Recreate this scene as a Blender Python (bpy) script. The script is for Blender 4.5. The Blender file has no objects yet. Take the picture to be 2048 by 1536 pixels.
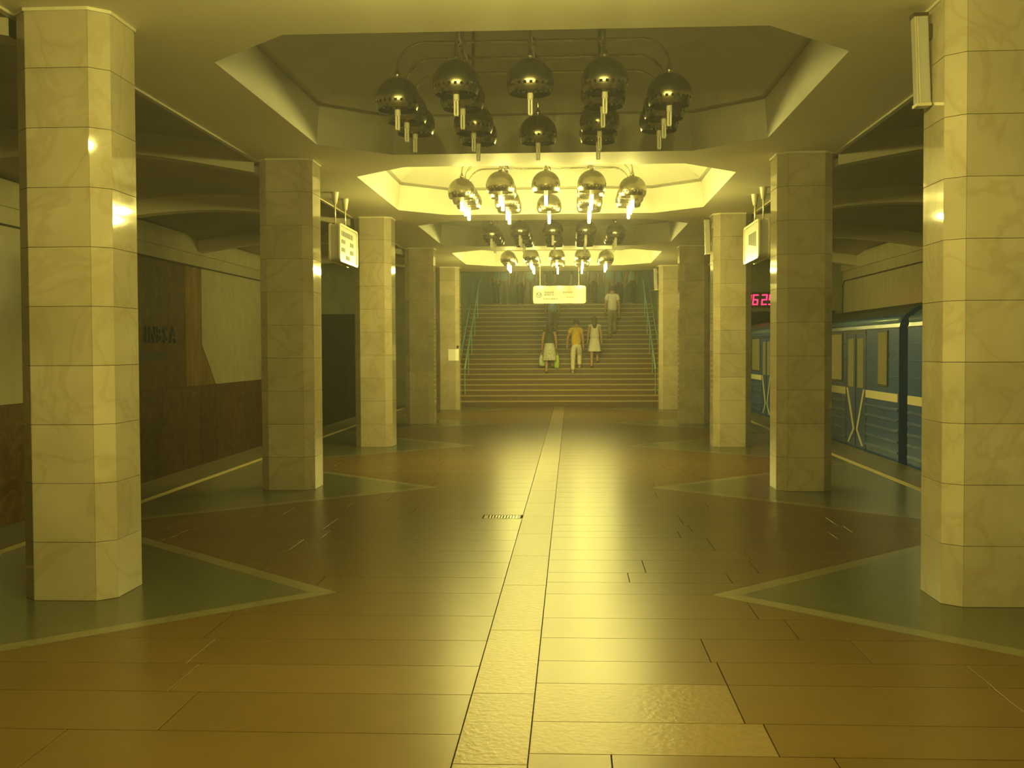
import bpy, bmesh, math, random
from mathutils import Vector, Matrix
random.seed(7)
R = random.Random(11)
S = bpy.context.scene
COL = S.collection
PI = math.pi

# ------------------------------------------------------------------ camera
F_PX, YAW, PIT, ROL, CAMX, CAMH = 2252.0, 0.0523, 0.03115, -0.0045, 0.3365, 1.7
fw = Vector((-math.sin(YAW)*math.cos(PIT), math.cos(YAW)*math.cos(PIT), -math.sin(PIT)))
rt = Vector((math.cos(YAW), math.sin(YAW), 0)); up = rt.cross(fw)
r2 = rt*math.cos(ROL)+up*math.sin(ROL); u2 = up*math.cos(ROL)-rt*math.sin(ROL)
cam_d = bpy.data.cameras.new('camera'); cam = bpy.data.objects.new('camera', cam_d); COL.objects.link(cam)
cam_d.sensor_width = 36; cam_d.sensor_fit = 'HORIZONTAL'; cam_d.lens = 36*F_PX/2048
cam_d.clip_start = .05; cam_d.clip_end = 200
cam.matrix_world = Matrix(((r2.x, u2.x, -fw.x, CAMX), (r2.y, u2.y, -fw.y, 0), (r2.z, u2.z, -fw.z, CAMH), (0, 0, 0, 1)))
S.camera = cam

# ------------------------------------------------------------------ world, light levels, exposure
w = bpy.data.worlds.new('world'); S.world = w; w.use_nodes = True
w.node_tree.nodes['Background'].inputs[0].default_value = (.0, .0, .0, 1)
w.node_tree.nodes['Background'].inputs[1].default_value = 0
VEIL_HAZE = .0033                                            # thin scatter added to lift shadows, standing in for lens veil and lamp glow
hz = w.node_tree.nodes.new('ShaderNodeVolumeScatter'); hz.inputs['Density'].default_value = VEIL_HAZE; hz.inputs['Anisotropy'].default_value = .6
hz.inputs['Color'].default_value = (1, 1, 1, 1)
w.node_tree.links.new(hz.outputs[0], w.node_tree.nodes['World Output'].inputs['Volume'])
LAMP_COL = (1.0, .87, .21); LAMP_W = 98.0          # chandelier tubes
HALL_COL = (.82, 1.0, .50); HALL_STR = 10.0             # fluorescent fixtures of the hall above the stairs
WINDOW_STR = .07                                       # lit train windows
vs = S.view_settings
vs.view_transform = 'Standard'; vs.look = 'None'; vs.exposure = 0.28; vs.gamma = 1.0; vs.use_curve_mapping = False
S.display_settings.display_device = 'sRGB'
S.cycles.max_bounces = 5; S.cycles.diffuse_bounces = 4; S.cycles.glossy_bounces = 3
S.cycles.use_adaptive_sampling = True; S.cycles.adaptive_threshold = .05
S.cycles.sample_clamp_indirect = 6.0
S.cycles.caustics_reflective = False; S.cycles.caustics_refractive = False

# ------------------------------------------------------------------ materials
def mat(name, col, rough=.5, metal=0., col2=None, nscale=6., ndetail=4., bump=0., bscale=40., var=0., spec=.5,
        emit=None, estr=0., coat=0., rvar=0., vein=None, vscale=2.5, stretch=None):
    m = bpy.data.materials.new(name); m.use_nodes = True
    nt = m.node_tree; n = nt.nodes; L = nt.links; b = n['Principled BSDF']
    b.inputs['Roughness'].default_value = rough; b.inputs['Metallic'].default_value = metal
    b.inputs['Specular IOR Level'].default_value = spec
    if coat: b.inputs['Coat Weight'].default_value = coat; b.inputs['Coat Roughness'].default_value = .08
    tc = n.new('ShaderNodeTexCoord'); src = tc.outputs['Object']
    geo = n.new('ShaderNodeNewGeometry'); src = geo.outputs['Position']
    if stretch:
        mp = n.new('ShaderNodeMapping'); mp.inputs['Scale'].default_value = stretch; L.new(src, mp.inputs[0]); src = mp.outputs[0]
    out = None
    if col2 is not None:
        nz = n.new('ShaderNodeTexNoise'); nz.inputs['Scale'].default_value = nscale; nz.inputs['Detail'].default_value = ndetail
        L.new(src, nz.inputs['Vector'])
        rp = n.new('ShaderNodeValToRGB'); rp.color_ramp.elements[0].position = .33; rp.color_ramp.elements[1].position = .67
        rp.color_ramp.elements[0].color = (*col, 1); rp.color_ramp.elements[1].color = (*col2, 1)
        L.new(nz.outputs['Fac'], rp.inputs[0]); out = rp.outputs[0]
    if vein is not None:
        nv = n.new('ShaderNodeTexNoise'); nv.inputs['Scale'].default_value = vscale; nv.inputs['Detail'].default_value = 6; nv.inputs['Distortion'].default_value = 1.2
        L.new(src, nv.inputs['Vector'])
        rv = n.new('ShaderNodeValToRGB'); e = rv.color_ramp.elements
        e[0].position = .46; e[0].color = (0, 0, 0, 1); e[1].position = .5; e[1].color = (1, 1, 1, 1)
        e3 = e.new(.54); e3.color = (0, 0, 0, 1)
        L.new(nv.outputs['Fac'], rv.inputs[0])
        mx = n.new('ShaderNodeMixRGB'); mul = n.new('ShaderNodeMath'); mul.operation = 'MULTIPLY'; mul.inputs[1].default_value = .28
        L.new(rv.outputs[0], mul.inputs[0]); L.new(mul.outputs[0], mx.inputs[0])
        if out: L.new(out, mx.inputs[1])
        else: mx.inputs[1].default_value = (*col, 1)
        mx.inputs[2].default_value = (*vein, 1); out = mx.outputs[0]
    if var:
        oi = n.new('ShaderNodeObjectInfo'); mr = n.new('ShaderNodeMapRange')
        mr.inputs['To Min'].default_value = 1-var; mr.inputs['To Max'].default_value = 1+var
        L.new(oi.outputs['Random'], mr.inputs[0])
        hs = n.new('ShaderNodeHueSaturation'); L.new(mr.outputs[0], hs.inputs['Value'])
        if out: L.new(out, hs.inputs['Color'])
        else: hs.inputs['Color'].default_value = (*col, 1)
        out = hs.outputs[0]
    if out: L.new(out, b.inputs['Base Color'])
    else: b.inputs['Base Color'].default_value = (*col, 1)
    if rvar:
        nr = n.new('ShaderNodeTexNoise'); nr.inputs['Scale'].default_value = 3.; nr.inputs['Detail'].default_value = 5; L.new(src, nr.inputs['Vector'])
        mr2 = n.new('ShaderNodeMapRange'); mr2.inputs['To Min'].default_value = rough-rvar; mr2.inputs['To Max'].default_value = rough+rvar
        L.new(nr.outputs['Fac'], mr2.inputs[0]); L.new(mr2.outputs[0], b.inputs['Roughness'])
    if bump:
        nb = n.new('ShaderNodeTexNoise'); nb.inputs['Scale'].default_value = bscale; nb.inputs['Detail'].default_value = 3; L.new(src, nb.inputs['Vector'])
        bp = n.new('ShaderNodeBump'); bp.inputs['Strength'].default_value = bump; bp.inputs['Distance'].default_value = .004
        L.new(nb.outputs['Fac'], bp.inputs['Height']); L.new(bp.outputs[0], b.inputs['Normal'])
    if emit is not None:
        b.inputs['Emission Color'].default_value = (*emit, 1); b.inputs['Emission Strength'].default_value = estr
    return m

M = {}
M['marble'] = mat('cream_marble', (.43, .375, .26), .05, col2=(.36, .31, .20), nscale=2.2, vein=(.26, .19, .085), vscale=1.6, var=.09, rvar=.015, spec=.5)
M['grout'] = mat('grey_joint', (.28, .23, .14), .8, col2=(.22, .18, .11), nscale=9)
M['floor_joint'] = mat('floor_joint', (.075, .05, .018), .7, col2=(.05, .034, .012), nscale=12)
M['plaster'] = mat('painted_plaster', (.85, .80, .60), .6, col2=(.80, .75, .56), nscale=1.1, bump=.15, bscale=25)
M['coffer'] = mat('white_plaster', (.62, .60, .50), .6, col2=(.58, .56, .47), nscale=1.5)
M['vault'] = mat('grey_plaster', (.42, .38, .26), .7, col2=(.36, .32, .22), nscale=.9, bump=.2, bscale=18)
M['rib'] = mat('rib_plaster', (.64, .59, .43), .7, col2=(.58, .53, .38), nscale=1.2)
M['trim'] = mat('pale_metal_trim', (.58, .54, .40), .35)
M['granite'] = mat('tan_granite', (.092, .058, .017), .30, spec=.12, col2=(.085, .053, .015), nscale=4, ndetail=2, var=.07, bump=.06, bscale=7)
M['strip'] = mat('light_granite', (.16, .118, .055), .33, spec=.13, col2=(.135, .098, .045), nscale=22, ndetail=2, var=.07, bump=.8, bscale=30)
M['mottled'] = mat('mottled_granite', (.14, .096, .036), .32, spec=.13, col2=(.12, .082, .03), nscale=22, ndetail=2, var=.08, bump=.6, bscale=30)
M['green'] = mat('dark_green_granite', (.075, .075, .034), .24, col2=(.062, .063, .029), nscale=5, ndetail=3, var=.06, bump=.05, bscale=7)
M['border'] = mat('pale_green_granite', (.145, .128, .06), .26, col2=(.13, .115, .054), nscale=4, ndetail=2, var=.08)
M['edge'] = mat('edge_granite', (.095, .082, .04), .4, col2=(.08, .068, .034), nscale=5, var=.08)
M['warn'] = mat('cream_line', (.48, .40, .18), .45)
M['concrete'] = mat('dark_concrete', (.10, .085, .05), .85, col2=(.07, .06, .035), nscale=5)
M['tunnel'] = mat('tunnel_soot', (.035, .04, .035), .9)  # tunnel lining in one even near-black colour
M['brown'] = mat('brown_marble', (.13, .073, .02), .28, col2=(.07, .04, .011), nscale=3.5, ndetail=6, var=.12, vein=(.32, .2, .07), vscale=2.2)
M['ochre'] = mat('ochre_marble', (.27, .17, .045), .3, col2=(.15, .085, .022), nscale=5, ndetail=6, var=.12, stretch=(1, 1, .25))
M['light_wall'] = mat('light_marble', (.47, .43, .28), .3, col2=(.40, .36, .22), nscale=3, var=.03)
M['letter'] = mat('dark_letter_metal', (.035, .045, .035), .5)
M['cable'] = mat('black_cable', (.03, .025, .02), .6)
M['steel'] = mat('satin_steel', (.33, .30, .21), .25, metal=1., col2=(.28, .25, .18), nscale=14)
M['pipe'] = mat('polished_pipe', (.52, .48, .35), .22, metal=1.)
M['dark_steel'] = mat('dark_steel', (.16, .14, .1), .3, metal=1.)
M['tube_off'] = mat('unlit_lamp_tube', (.80, .77, .62), .35)
M['socket'] = mat('white_socket', (.66, .62, .48), .4)
M['tube_on'] = mat('lit_lamp_tube', (.9, .85, .6), .4, emit=LAMP_COL, estr=40.)
M['tube_on'].cycles.emission_sampling = 'NONE'
M['hall_tube'] = mat('hall_lamp_tube', (.9, .9, .8), .4, emit=HALL_COL, estr=HALL_STR)
M['sign'] = mat('sign_white', (.36, .345, .30), .3)
M['sign_gloss'] = mat('sign_glossy', (.22, .215, .18), .12, bump=.25, bscale=3.)
M['sign_ink'] = mat('sign_grey_ink', (.10, .10, .09), .5)
M['sign_blue'] = mat('sign_blue_ink', (.05, .07, .12), .5)
M['sign_frame'] = mat('sign_frame_metal', (.85, .78, .52), .3, metal=.6)
M['paper'] = mat('paper', (.85, .83, .76), .7)
M['train'] = mat('train_blue', (.018, .068, .26), .3, col2=(.014, .052, .20), nscale=4, rvar=.06)
M['train_roof'] = mat('train_roof', (.06, .075, .09), .5, col2=(.035, .04, .05), nscale=6)
M['train_gutter'] = mat('train_light_blue', (.12, .20, .34), .22)  # lighter blue that paints the highlight along the rounded roof edge
M['train_rib'] = mat('train_rib_blue', (.045, .10, .27), .25)
M['train_white'] = mat('train_cream', (.55, .50, .34), .4)
M['rubber'] = mat('black_rubber', (.02, .02, .02), .6)
M['glass'] = mat('lit_window', (.06, .055, .025), .15, emit=(1., .8, .12), estr=WINDOW_STR)
M['led'] = mat('red_led', (.4, .01, .03), .4, emit=(1., .02, .10), estr=2.6)
M['led_off'] = mat('clock_face', (.02, .008, .008), .3)
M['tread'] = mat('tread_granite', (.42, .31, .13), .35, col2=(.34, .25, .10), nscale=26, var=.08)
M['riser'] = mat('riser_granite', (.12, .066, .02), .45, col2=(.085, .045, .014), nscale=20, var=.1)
M['hall_wall'] = mat('hall_wall_marble', (.30, .30, .18), .35, col2=(.22, .23, .14), nscale=2.4)
M['rail'] = mat('teal_rail', (.28, .46, .36), .3, metal=.3)
M['skin'] = mat('skin', (.50, .29, .17), .55, col2=(.46, .26, .15), nscale=12)
M['hair_dark'] = mat('dark_hair', (.035, .025, .018), .5)
M['hair_brown'] = mat('brown_hair', (.09, .05, .025), .5)
M['shoe'] = mat('dark_shoe', (.05, .04, .03), .5)
M['shoe_pale'] = mat('pale_shoe', (.5, .45, .35), .5)
def cloth(name, c, k=.8):
    M[name] = mat(name, c, .85, col2=tuple(x*k for x in c), nscale=22, bump=.2, bscale=60)
cloth('yellow_cotton', (.82, .55, .02)); cloth('cream_cotton', (.78, .72, .56), .9); cloth('white_print', (.80, .77, .66), .55)
cloth('white_linen', (.80, .76, .68), .9); cloth('dark_green_top', (.07, .075, .035)); cloth('pale_blue', (.30, .46, .60)); cloth('navy', (.05, .06, .11))
cloth('grey_cloth', (.22, .22, .20)); cloth('khaki', (.33, .28, .16)); cloth('teal_cloth', (.18, .42, .42)); cloth('dark_cloth', (.06, .055, .05)); cloth('pale_green', (.42, .55, .42))
M['bag_green'] = mat('green_bag', (.42, .66, .10), .45); M['bag_white'] = mat('white_bag', (.62, .68, .55), .5)

# ------------------------------------------------------------------ mesh helpers
class MB:
    def __init__(s): s.v = []; s.f = []; s.m = []
    def add(s, vs, fs, mi=0):
        o = len(s.v); s.v += [tuple(v) for v in vs]
        for f in fs: s.f.append(tuple(i+o for i in f)); s.m.append(mi)
        return s
    def box(s, x0, x1, y0, y1, z0, z1, mi=0):
        vs = [(x, y, z) for z in (z0, z1) for y in (y0, y1) for x in (x0, x1)]
        return s.add(vs, [(0, 2, 3, 1), (4, 5, 7, 6), (0, 1, 5, 4), (2, 6, 7, 3), (0, 4, 6, 2), (1, 3, 7, 5)], mi)
    def prism(s, poly, z0, z1, mi=0, inset=0.):
        n = len(poly); cx = sum(p[0] for p in poly)/n; cy = sum(p[1] for p in poly)/n
        def ins(p):
            d = math.hypot(p[0]-cx, p[1]-cy) or 1; k = max(0, 1-inset/d); return (cx+(p[0]-cx)*k, cy+(p[1]-cy)*k)
        vs = [(p[0], p[1], z0) for p in poly]
        fs = [tuple(reversed(range(n)))]
        if inset:
            vs += [(p[0], p[1], z1-inset) for p in poly] + [(*ins(p), z1) for p in poly]
            for i in range(n):
                j = (i+1) % n; fs += [(i, j, n+j, n+i), (n+i, n+j, 2*n+j, 2*n+i)]
            fs.append(tuple(range(2*n, 3*n)))
        else:
            vs += [(p[0], p[1], z1) for p in poly]
            for i in range(n):
                j = (i+1) % n; fs.append((i, j, n+j, n+i))
            fs.append(tuple(range(n, 2*n)))
        return s.add(vs, fs, mi)
    def tube(s, path, r, n=8, mi=0, cap=True):
        path = [Vector(p) for p in path]; rs = r if isinstance(r, (list, tuple)) else [r]*len(path)
        vs = []; fs = []; ref = None
        for i, p in enumerate(path):
            a = path[max(i-1, 0)]; b = path[min(i+1, len(path)-1)]
            t = (b-a).normalized()
            if ref is None:
                ref = Vector((0, 0, 1)) if abs(t.z) < .9 else Vector((1, 0, 0))
                ref = (ref-t*ref.dot(t)).normalized()
            else: ref = (ref-t*ref.dot(t)).normalized()
            bi = t.cross(ref)
            for k in range(n):
                an = 2*PI*k/n; vs.append(p+(ref*math.cos(an)+bi*math.sin(an))*rs[i])
        for i in range(len(path)-1):
            for k in range(n):
                j = (k+1) % n; fs.append((i*n+k, i*n+j, (i+1)*n+j, (i+1)*n+k))
        if cap: fs += [tuple(reversed(range(n))), tuple(range((len(path)-1)*n, len(path)*n))]
        return s.add(vs, fs, mi)
    def lathe(s, prof, n=24, c=(0, 0, 0), mi=0, skip=None):
        vs = []; fs = []
        for (r, z) in prof:
            for k in range(n):
                a = 2*PI*k/n; vs.append((c[0]+r*math.cos(a), c[1]+r*math.sin(a), c[2]+z))
        for i in range(len(prof)-1):
            for k in range(n):
                if skip and skip(i, k): continue
                j = (k+1) % n; fs.append((i*n+k, i*n+j, (i+1)*n+j, (i+1)*n+k))
        return s.add(vs, fs, mi)
    def ball(s, c, r, n=12, m=8, mi=0, sc=(1, 1, 1)):
        vs = []; fs = []
        for i in range(m+1):
            t = PI*i/m
            for k in range(n):
                a = 2*PI*k/n; vs.append((c[0]+r*sc[0]*math.sin(t)*math.cos(a), c[1]+r*sc[1]*math.sin(t)*math.sin(a), c[2]+r*sc[2]*math.cos(t)))
        for i in range(m):
            for k in range(n):
                j = (k+1) % n; fs.append((i*n+k, (i+1)*n+k, (i+1)*n+j, i*n+j))
        return s.add(vs, fs, mi)
    def mesh(s, name, mats, smooth=False):
        me = bpy.data.meshes.new(name); me.from_pydata(s.v, [], s.f)
        for k in (mats if isinstance(mats, (list, tuple)) else [mats]): me.materials.append(M[k])
        for p, mi in zip(me.polygons, s.m): p.material_index = mi; p.use_smooth = smooth
        me.update(); return me
    def build(s, name, mats, parent=None, loc=None, smooth=False, rz=0.):
        return link(name, s.mesh(name, mats, smooth), parent, loc, rz)
def link(name, me, parent=None, loc=None, rz=0.):
    o = bpy.data.objects.new(name, me); COL.objects.link(o)
    if parent: o.parent = parent
    if loc: o.location = loc
    if rz: o.rotation_euler.z = rz
    return o
def tag(o, label, cat, group=None):
    o['label'] = label; o['category'] = cat
    if group: o['group'] = group
    return o
def thing(name, label, cat, loc=(0, 0, 0), rz=0., group=None):
    o = bpy.data.objects.new(name, None); COL.objects.link(o); o.location = loc; o.rotation_euler.z = rz; o.empty_display_size = .2
    return tag(o, label, cat, group)
def struct(o): o['kind'] = 'structure'; return o
def fix_normals(me):
    bm = bmesh.new(); bm.from_mesh(me); bmesh.ops.recalc_face_normals(bm, faces=bm.faces); bm.to_mesh(me); bm.free()

# ------------------------------------------------------------------ layout
HC = 4.0; CI = 2.78; CW = .65; CH = .11                  # ceiling, column inner face, column width, chamfer
COLY = [1.78+5.99*k for k in range(6)]                   # 1.78, 7.77, 13.76, ...
CX = CI+CW/2
EDGE = 5.15; WALLX = 8.3; SLAB = 3.47; YB = -4.25; YE = 33.42
COF = [10.75+6*(k-1) for k in range(-1, 5)]              # coffer centres

# ------------------------------------------------------------------ floor
fl = MB(); fl.box(-EDGE, EDGE, YB, YE, -1.25, -.03)
floor = struct(fl.build('floor', 'floor_joint'))
V0 = 1.3
def clip(poly, a, b, c):          # keep a*x+b*y<=c
    out = []
    for i in range(len(poly)):
        p, q = poly[i], poly[(i+1) % len(poly)]
        dp = a*p[0]+b*p[1]-c; dq = a*q[0]+b*q[1]-c
        if dp <= 1e-9: out.append(p)
        if (dp < -1e-9 and dq > 1e-9) or (dp > 1e-9 and dq < -1e-9):
            t = dp/(dp-dq); out.append((p[0]+(q[0]-p[0])*t, p[1]+(q[1]-p[1])*t))
    return out
def area(p): return .5*abs(sum(p[i][0]*p[(i+1) % len(p)][1]-p[(i+1) % len(p)][0]*p[i][1] for i in range(len(p))))
allY = [COLY[0]-5.99]+COLY+[COLY[-1]+5.99]
def bay_of(y):
    for a, b in zip(allY, allY[1:]):
        if a <= y < b: return a, b
    return allY[-2], allY[-1]
G = .0026
near_rows_r = [3.35, 3.82, 4.25, 4.68, 5.09, 5.68, 6.09, 6.58, 7.07, 7.77, 8.16, 8.52, 9.03, 9.48, 10.11, 10.46, 10.83, 11.4, 12.03, 12.45, 12.84, 13.3, 13.76]
near_rows_l = [3.2, 3.7, 4.3, 4.9, 5.47, 5.97, 6.5, 7.1, 7.77, 8.3, 8.9, 9.4, 9.95, 10.5, 11.2, 11.47, 12.0, 12.5, 13.1, 13.76]
def rows_from(rows, sgn):
    y = rows[-1]; rr = list(rows); k = 0
    while y < YE-.2:
        nxt = [c for c in COLY if c > y+.05]; lim = nxt[0] if nxt else YE
        st = R.uniform(.42, .6); y2 = y+st
        if y2 > lim-.25: y2 = lim
        rr.append(min(y2, YE)); y = rr[-1]
    y = rows[0]; pre = []
    while y > YB+.2:
        prv = [c for c in COLY if c < y-.05]; lim = prv[-1] if prv else YB
        st = R.uniform(.42, .6); y2 = y-st
        if y2 < lim+.25: y2 = lim
        pre.append(max(y2, YB)); y = pre[-1]
    return pre[::-1]+rr
pieces = []
fixed = {(1, 4.25): [.5, 1.42], (1, 4.68): [1.2], (1, 6.09): [1.09, 1.95], (1, 8.16): [.76, 1.5], (1, 8.52): [.9, 1.75], (1, 5.09): [1.12], (1, 5.68): [1.12]}
for sgn, rows in ((1, near_rows_r), (-1, near_rows_l)):
    rr = rows_from(rows, sgn)
    for y0, y1 in zip(rr, rr[1:]):
        if y1-y0 < .04: continue
        a, b = bay_of((y0+y1)/2)
        xs = [.155]
        pre = fixed.get((sgn, y0), [])
        xs += pre
        while xs[-1] < 4.3: xs.append(xs[-1]+R.uniform(1.15, 2.0))
        for x0, x1 in zip(xs, xs[1:]):
            p = [(x0+G, y0+G), (x1-G, y0+G), (x1-G, y1-G), (x0+G, y1-G)]
            k = G*1.4
            p = clip(p, 1, -1, V0-a-k); p = clip(p, 1, 1, V0+b-k) if len(p) > 2 else p      # |x|-V0 <= y-a ; <= b-y
            if len(p) < 3 or area(p) < .004: continue
            if sgn < 0: p = [(-q[0], q[1]) for q in reversed(p)]
            mt = 'mottled' if (sgn > 0 and x0 < .2 and (abs(y0-5.09) < .01 or abs(y0-4.68) < .01)) else 'granite'
            if sgn < 0 and abs(y0-11.2) < .01 and x0 < .2:      # leave the drain opening free
                x1b = max(q[0] for q in p)
                p = [(min(q[0], -.56), q[1]) for q in p] if min(q[0] for q in p) < -.6 else p
                p2 = [(-.56, 11.2+G), (-.155-G, 11.2+G), (-.155-G, 11.222), (-.56, 11.222)]
                pieces.append((p2, 'granite'))
            pieces.append((p, mt))
# centre strip
y = YB; sy = [YB]
for v in (1.0, 2.2, 3.3, 4.55, 5.5, 6.75, 8.05, 9.2, 10.3, 11.37, 12.35): sy.append(v)
while sy[-1] < YE: sy.append(min(YE, sy[-1]+R.uniform(1.0, 1.35)))
for y0, y1 in zip(sy, sy[1:]):
    pieces.append(([(-.155+G, y0+G), (.155-G, y0+G), (.155-G, y1-G), (-.155+G, y1-G)], 'strip'))
def key(it): c = sum(q[1] for q in it[0])/len(it[0]); return c
near = [it for it in pieces if 3.0 < key(it) < 18.0]; near.sort(key=key); near = near[:285]
far_lim = key(near[-1])
nearset = set(id(i) for i in near)
for p, mt in near:
    MB().prism(p, -.03, 0, inset=.0012).build('floor_slab', mt, floor)
for mt in ('granite', 'strip', 'mottled'):
    rest = MB()
    for it in pieces:
        if id(it) not in nearset and it[1] == mt: rest.prism(it[0], -.03, 0)
    if rest.v:
        o = rest.build('distant_floor_slabs', mt, floor); o['kind'] = 'stuff'
# diamonds round the columns
BW = .2
for sgn in (1, -1):
    for yc in allY[1:-1]:
        for d in (1, -1):
            band = [(V0, yc), (V0+BW, yc), (V0+BW+2.99, yc+d*2.99), (V0+2.99, yc+d*2.99)]
            band = clip(band, 1, 0, 4.44); band = clip(band, 0, 1, YE) if band else band
            if len(band) < 3: continue
            n = 4
            # split the border into pieces along its length
            for i in range(n):
                t0, t1 = 2.99*i/n, 2.99*(i+1)/n
                q = [(V0+t0, yc+d*t0), (V0+BW+t0, yc+d*t0), (V0+BW+t1, yc+d*t1), (V0+t1, yc+d*t1)]
                q = clip(q, 1, 0, 4.44); q = clip(q, 0, 1, YE) if len(q) > 2 else q
                if len(q) < 3: continue
                cx_ = sum(v[0] for v in q)/len(q); cy_ = sum(v[1] for v in q)/len(q)
                q = [(cx_+(v[0]-cx_)*.994, cy_+(v[1]-cy_)*.994) for v in q]
                q = [(v[0]*sgn, v[1]) for v in q]
                if (d > 0) != (sgn < 0): pass
                o = MB().prism(q, -.03, 0).build('border_strip', 'border', floor); fix_normals(o.data)
        g = [(V0+BW+.004, yc), (4.44, yc-(4.44-V0-BW)), (4.44, yc+(4.44-V0-BW))]
        g = clip(g, 0, 1, YE)
        g = [(v[0]*sgn, v[1]) for v in g]
        o = MB().prism(g, -.03, 0).build('dark_floor_panel', 'green', floor); fix_normals(o.data)
    MB().box(*sorted((sgn*4.46, sgn*4.54)), YB, YE, -.03, .0005).build('warning_line', 'warn', floor)
    y = YB
    while y < YE-.01:
        y1 = min(YE, y+1.5)
        MB().box(*sorted((sgn*4.545, sgn*EDGE)), y+.002, y1-.002, -.03, 0).build('edge_slab', 'edge', floor); y = y1
# drain grate
gr = thing('drain_grate', 'small slotted metal drain grate set in floor beside the central strip', 'grate', (-.355, 11.345, -.029))
g = MB(); g.box(-.19, .18, -.11, -.085, 0, .029); g.box(-.19, .18, .085, .105, 0, .029); g.box(-.19, -.15, -.085, .085, 0, .029); g.box(.145, .18, -.085, .085, 0, .029)
g.build('frame', 'strip', gr)
for i in range(10):
    x = -.15+.0295*i; MB().box(x+.014, x+.0295, -.085, .085, .006, .0285).build('bar', 'steel', gr)
MB().box(-.20, .195, -.118, .118, -.001, .003).build('tray', 'cable', gr)
# track beds
for sgn, nm in ((-1, 'left'), (1, 'right')):
    struct(MB().box(*sorted((sgn*EDGE, sgn*(WALLX+.1))), YB, 42, -1.4, -1.15).build('floor_track_'+nm, 'concrete'))
    for rx in (5.75, 7.27):
        tag(MB().box(*sorted((sgn*(rx-.035), sgn*(rx+.035))), YB, 42, -1.15, -1.0).build('rail', 'dark_steel'),
            'steel running rail of the %s, %s' % ('empty track' if sgn < 0 else 'train track', 'beside the platform edge' if rx < 6 else 'beside the track wall'), 'rail', 'running rails '+nm)

# ------------------------------------------------------------------ ceiling of the hall with octagonal coffers
def octo(yc, hx, hy, c): return [(-hx+c, yc-hy), (hx-c, yc-hy), (hx, yc-hy+c), (hx, yc+hy-c), (hx-c, yc+hy), (-hx+c, yc+hy), (-hx, yc+hy-c), (-hx, yc-hy+c)]
bm = bmesh.new()
for yc in COF:
    outer = [(-SLAB, yc-3), (SLAB, yc-3), (SLAB, yc+3), (-SLAB, yc+3)]
    inner = octo(yc, 2.5, 2.55, .74)
    ed = []
    for lp in (outer, inner):
        vv = [bm.verts.new((x, y, HC)) for x, y in lp]
        for i in range(len(vv)): ed.append(bm.edges.new((vv[i], vv[(i+1) % len(vv)])))
    bmesh.ops.triangle_fill(bm, edges=ed, use_beauty=True)
for f in bm.faces:
    f.normal_update()
    if f.normal.z > 0: f.normal_flip()
me = bpy.data.meshes.new('ceiling'); bm.to_mesh(me); bm.free()
cl = MB(); cl.v = [tuple(v.co) for v in me.vertices]; cl.f = [tuple(p.vertices) for p in me.polygons]; cl.m = [0]*len(cl.f)
cl.add([(-SLAB, 31.75, HC), (SLAB, 31.75, HC), (SLAB, YE, HC), (-SLAB, YE, HC)], [(0, 3, 2, 1)])
cl.box(-SLAB, SLAB, YB, YE, 5.35, 5.45)
for s_ in (-1, 1): cl.add([(s_*SLAB, YB, HC), (s_*SLAB, YE, HC), (s_*SLAB, YE, 5.4), (s_*SLAB, YB, 5.4)], [(0, 1, 2, 3)])
ceiling = struct(cl.build('ceiling', 'plaster'))
for yc in COF:
    a = octo(yc, 2.5, 2.55, .74); b = octo(yc, 2.46, 2.51, .74); g1 = octo(yc, 2.53, 2.58, .75); b2 = octo(yc, 2.42, 2.47, .73); c = octo(yc, 1.75, 1.8, .55)
    m_ = MB()
    rings = [(a, HC), (b, 4.41), (g1, 4.415), (g1, 4.445), (b2, 4.45), (c, 4.95)]
    vs_ = [(x, y, z) for lp, z in rings for x, y in lp]; fs_ = []
    for i in range(5):
        for k in range(8):
            j = (k+1) % 8; fs_.append((i*8+k, i*8+j, (i+1)*8+j, (i+1)*8+k))
    fs_.append(tuple(range(40, 48)))
    m_.add(vs_, fs_); m_.build('coffer', 'coffer', ceiling)
for i, s_ in enumerate((-1, 1)):
    struct(MB().box(*sorted((s_*(SLAB-.02), s_*(SLAB+.03))), YB, YE, HC-.018, HC+.02).build('trim_%d' % (i+1), 'trim'))
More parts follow.
